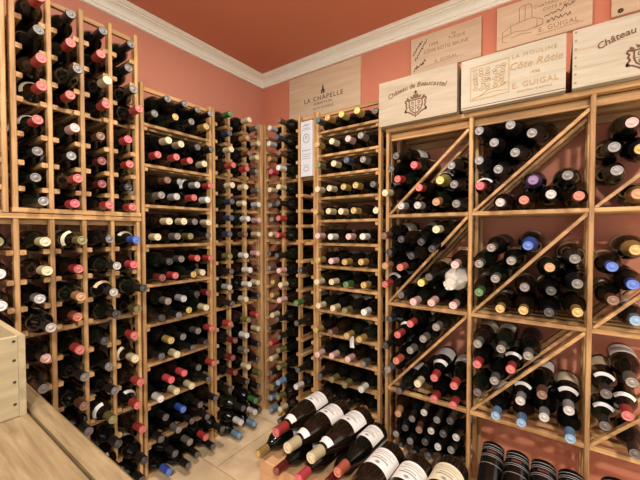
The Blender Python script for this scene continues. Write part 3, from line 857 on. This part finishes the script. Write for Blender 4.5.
o = panel('wooden panel at the photo corner, above the plank case', 1.946, 2.29, .846, 1.035, W_PANEL)
b = MB(); stroke(b, ring_pts(1.973, .862, .006, .006, 10), YP, 0, 0, 1, .008); marks(o, 'ink_spot', b, INK_D)

# white printed carton standing in the corner rack's third column
t_ = empty('white_carton', 'slim white printed carton with round emblem in the corner column rack', 'carton', (.6535, -.315, .308), 0)
b = MB(); b.box(-.040, .040, 0, .05, 0, .303, .002); b.build('carton_body', plain('white_carton_card', (196, 196, 200), .6), t_)
b = MB(); y = -.0006
stroke(b, ring_pts(0, .208, .020, .024, 20), y, 0, 0, 1, .004); text_on(b, 'F', 0, .208, y, .03); poly_on(b, [(-.03, .1405), (.03, .1405), (.03, .144), (-.03, .144)], y, 0, 0, 1)
b.build('emblem', INK_G, t_); b = MB()
for z, w in ((.262, .022), (.254, .03), (.12, .03), (.108, .026), (.096, .03), (.06, .02)): poly_on(b, [(-w, z), (w, z), (w, z+.0025), (-w, z+.0025)], y, 0, 0, 1)
stroke(b, [(-.022, .275), (-.004, .285), (.004, .275), (.022, .285)], y, 0, 0, 1, .004); stroke(b, ring_pts(0, .04, .018, .012, 14), y, 0, 0, 1, .003)
b.build('printed_lettering', INK_G, t_)

# ------------------------------------------------------------------ box and cradle under the magnums
t_ = empty('wine_box', 'tan box with round printed mark on the floor under the magnums', 'box', (1.045, -.835, FLOOR_Z), 0)
b = MB(); b.box(-.225, .225, 0, .40, 0, .1985, .004); b.build('box_body', CARD, t_)
b = MB(); stroke(b, ring_pts(-.085, .115, .017, .015, 20), -.0006, 0, 0, 1, .0045); text_on(b, 'G', -.085, .115, -.0006, .018); b.build('round_mark', INK, t_)
b = MB(); b.box(-.2255, .2255, -.0006, .02, .150, .1515); b.build('lid_seam', INK_L, t_)
t_ = empty('bottle_cradle', 'wooden cradle with a strip between the two big magnums', 'bottle cradle', (1.41, -.79, FLOOR_Z), 0)
zc = -.853-FLOOR_Z
for y in (-.17, .04):
    b = MB(); b.box(-.125, .155, y, y+.03, zc-.03, zc, .002); b.build('cross_rail', W_H, t_)
for x in (-.055, .048):
    b = MB(); b.box(x-.008, x+.008, -.23, .08, zc+.0005, zc+(.045 if x < 0 else .02), .002); b.build('divider_strip', W_Y, t_)
for x in (-.118, .128):
    for y in (-.17, .04):
        b = MB(); b.box(x, x+.025, y+.002, y+.027, 0, zc-.031, .002); b.build('leg', W_V, t_)

for nm, xa, xb, lab in (('a', 1.56, 1.866, 'sloping board carrying black ringed bottles under the middle bins'), ('b', 1.90, 2.24, 'sloping board carrying black ringed bottles under the last bins')):
    t_ = empty('sloping_board', lab, 'display board', ((xa+xb)/2, -.36, FLOOR_Z), 0)
    w = (xb-xa)/2; zt = -.862-FLOOR_Z
    b = MB(); s = .5/.86
    b.add([(-w, 0, zt), (w, 0, zt), (w, -.40, zt-.40*s), (-w, -.40, zt-.40*s), (-w, 0, zt-.016), (w, 0, zt-.016), (w, -.40, zt-.40*s-.016), (-w, -.40, zt-.40*s-.016)],
          [(3, 2, 1, 0), (4, 5, 6, 7), (0, 1, 5, 4), (1, 2, 6, 5), (2, 3, 7, 6), (3, 0, 4, 7)]); b.build('board', W_Y, t_)
    for x in (-w+.01, w-.03):
        b = MB(); b.box(x, x+.02, -.035, -.01, 0, zt-.036, .002); b.build('leg', W_V, t_)

# ------------------------------------------------------------------ table and open crate in front
TZ = -.40
t_ = empty('wooden_table', 'light wooden table with raised edge strip in the near corner', 'table', (1.15, -1.9, FLOOR_Z), 0)
h = TZ-FLOOR_Z
b = MB(); b.box(-.70, .85, -.42, .352, h-.035, h, .003); b.build('table_top', W_TABLE, t_)
b = MB(); b.box(-.70, .85, .356, .392, h-.045, h+.006, .006); b.build('edge_strip', W_TABLE, t_)
b = MB(); b.box(-.66, .81, -.38, -.36, h-.12, h-.036, .002); b.box(-.66, .81, .31, .33, h-.12, h-.036, .002); b.build('apron', W_TABLE, t_)
for x in (-.66, .76):
    for y in (-.39, .30):
        b = MB(); b.box(x, x+.05, y, y+.05, 0, h-.0355, .004); b.build('leg', W_TABLE, t_)
t_ = empty('open_crate', 'open pale wooden crate with nailed corner standing on the table', 'crate', (.665, -1.80, TZ+.0005), 0)
ch = .176
b = MB(); b.box(.163, .175, -.235, .235, 0, ch, .0015); b.build('end_board', W_CRATE, t_)
b = MB(); b.box(-.175, -.163, -.235, .235, 0, ch, .0015); b.build('end_board', W_CRATE, t_)
b = MB(); b.box(-.175, .175, .2355, .2475, 0, ch, .0015); b.build('side_board', W_CRATEX, t_)
b = MB(); b.box(-.175, .175, -.2475, -.2355, 0, ch, .0015); b.build('side_board', W_CRATEX, t_)
b = MB(); b.box(-.162, .162, -.234, .234, .001, .009); b.build('bottom_board', W_CRATEX, t_)
for z in (.030, .078, .125, .166):
    b = MB(); b.lathe([(0, -.0004), (.0028, 0), (.0030, .0006), (0, .0012)], 10, M=Matrix.Translation((.1755, .2285, z)) @ Matrix.Rotation(PI/2, 4, 'Z')); b.build('nail', NAIL, t_)

# ------------------------------------------------------------------ light: ceiling downlights of the cellar and even ambient fill light let in by the unbuilt sides
def lamp(name, loc, energy, r, col):
    l = bpy.data.lights.new(name, 'AREA'); l.shape = 'DISK'; l.size = r*2; l.energy = energy; l.color = col
    o = bpy.data.objects.new(name, l); COL.objects.link(o); o.location = loc; return o
WARM = (1, .965, .885)
lamp('ceiling_downlight', (2.5, -2.5, CEIL_Z-.01), 72, .08, WARM)
lamp('ceiling_downlight', (1.0, -2.9, CEIL_Z-.01), 22, .08, WARM)
lamp('ceiling_downlight', (1.15, -1.2, CEIL_Z-.01), 20, .06, WARM)
w = bpy.data.worlds.new('world'); SC.world = w; w.use_nodes = True
w.node_tree.nodes['Background'].inputs['Color'].default_value = (.96, .98, .93, 1)
w.node_tree.nodes['Background'].inputs['Strength'].default_value = 1.45

cam = bpy.data.cameras.new('camera'); co = bpy.data.objects.new('camera', cam); COL.objects.link(co)
cam.sensor_fit = 'HORIZONTAL'; cam.sensor_width = 36; cam.lens = 36*329/640; cam.clip_start = .02
co.location = CAM; co.rotation_euler = (PI/2-math.radians(1.4), 0, math.atan(235/329))
SC.camera = co
SC.view_settings.view_transform = 'Standard'; SC.view_settings.look = 'None'; SC.view_settings.gamma = 1
SC.view_settings.use_curve_mapping = False; SC.view_settings.exposure = 0.2
SC.cycles.use_denoising = True
SC.cycles.max_bounces = 8; SC.cycles.diffuse_bounces = 5; SC.cycles.caustics_reflective = False; SC.cycles.caustics_refractive = False
SC.cycles.sample_clamp_indirect = 4
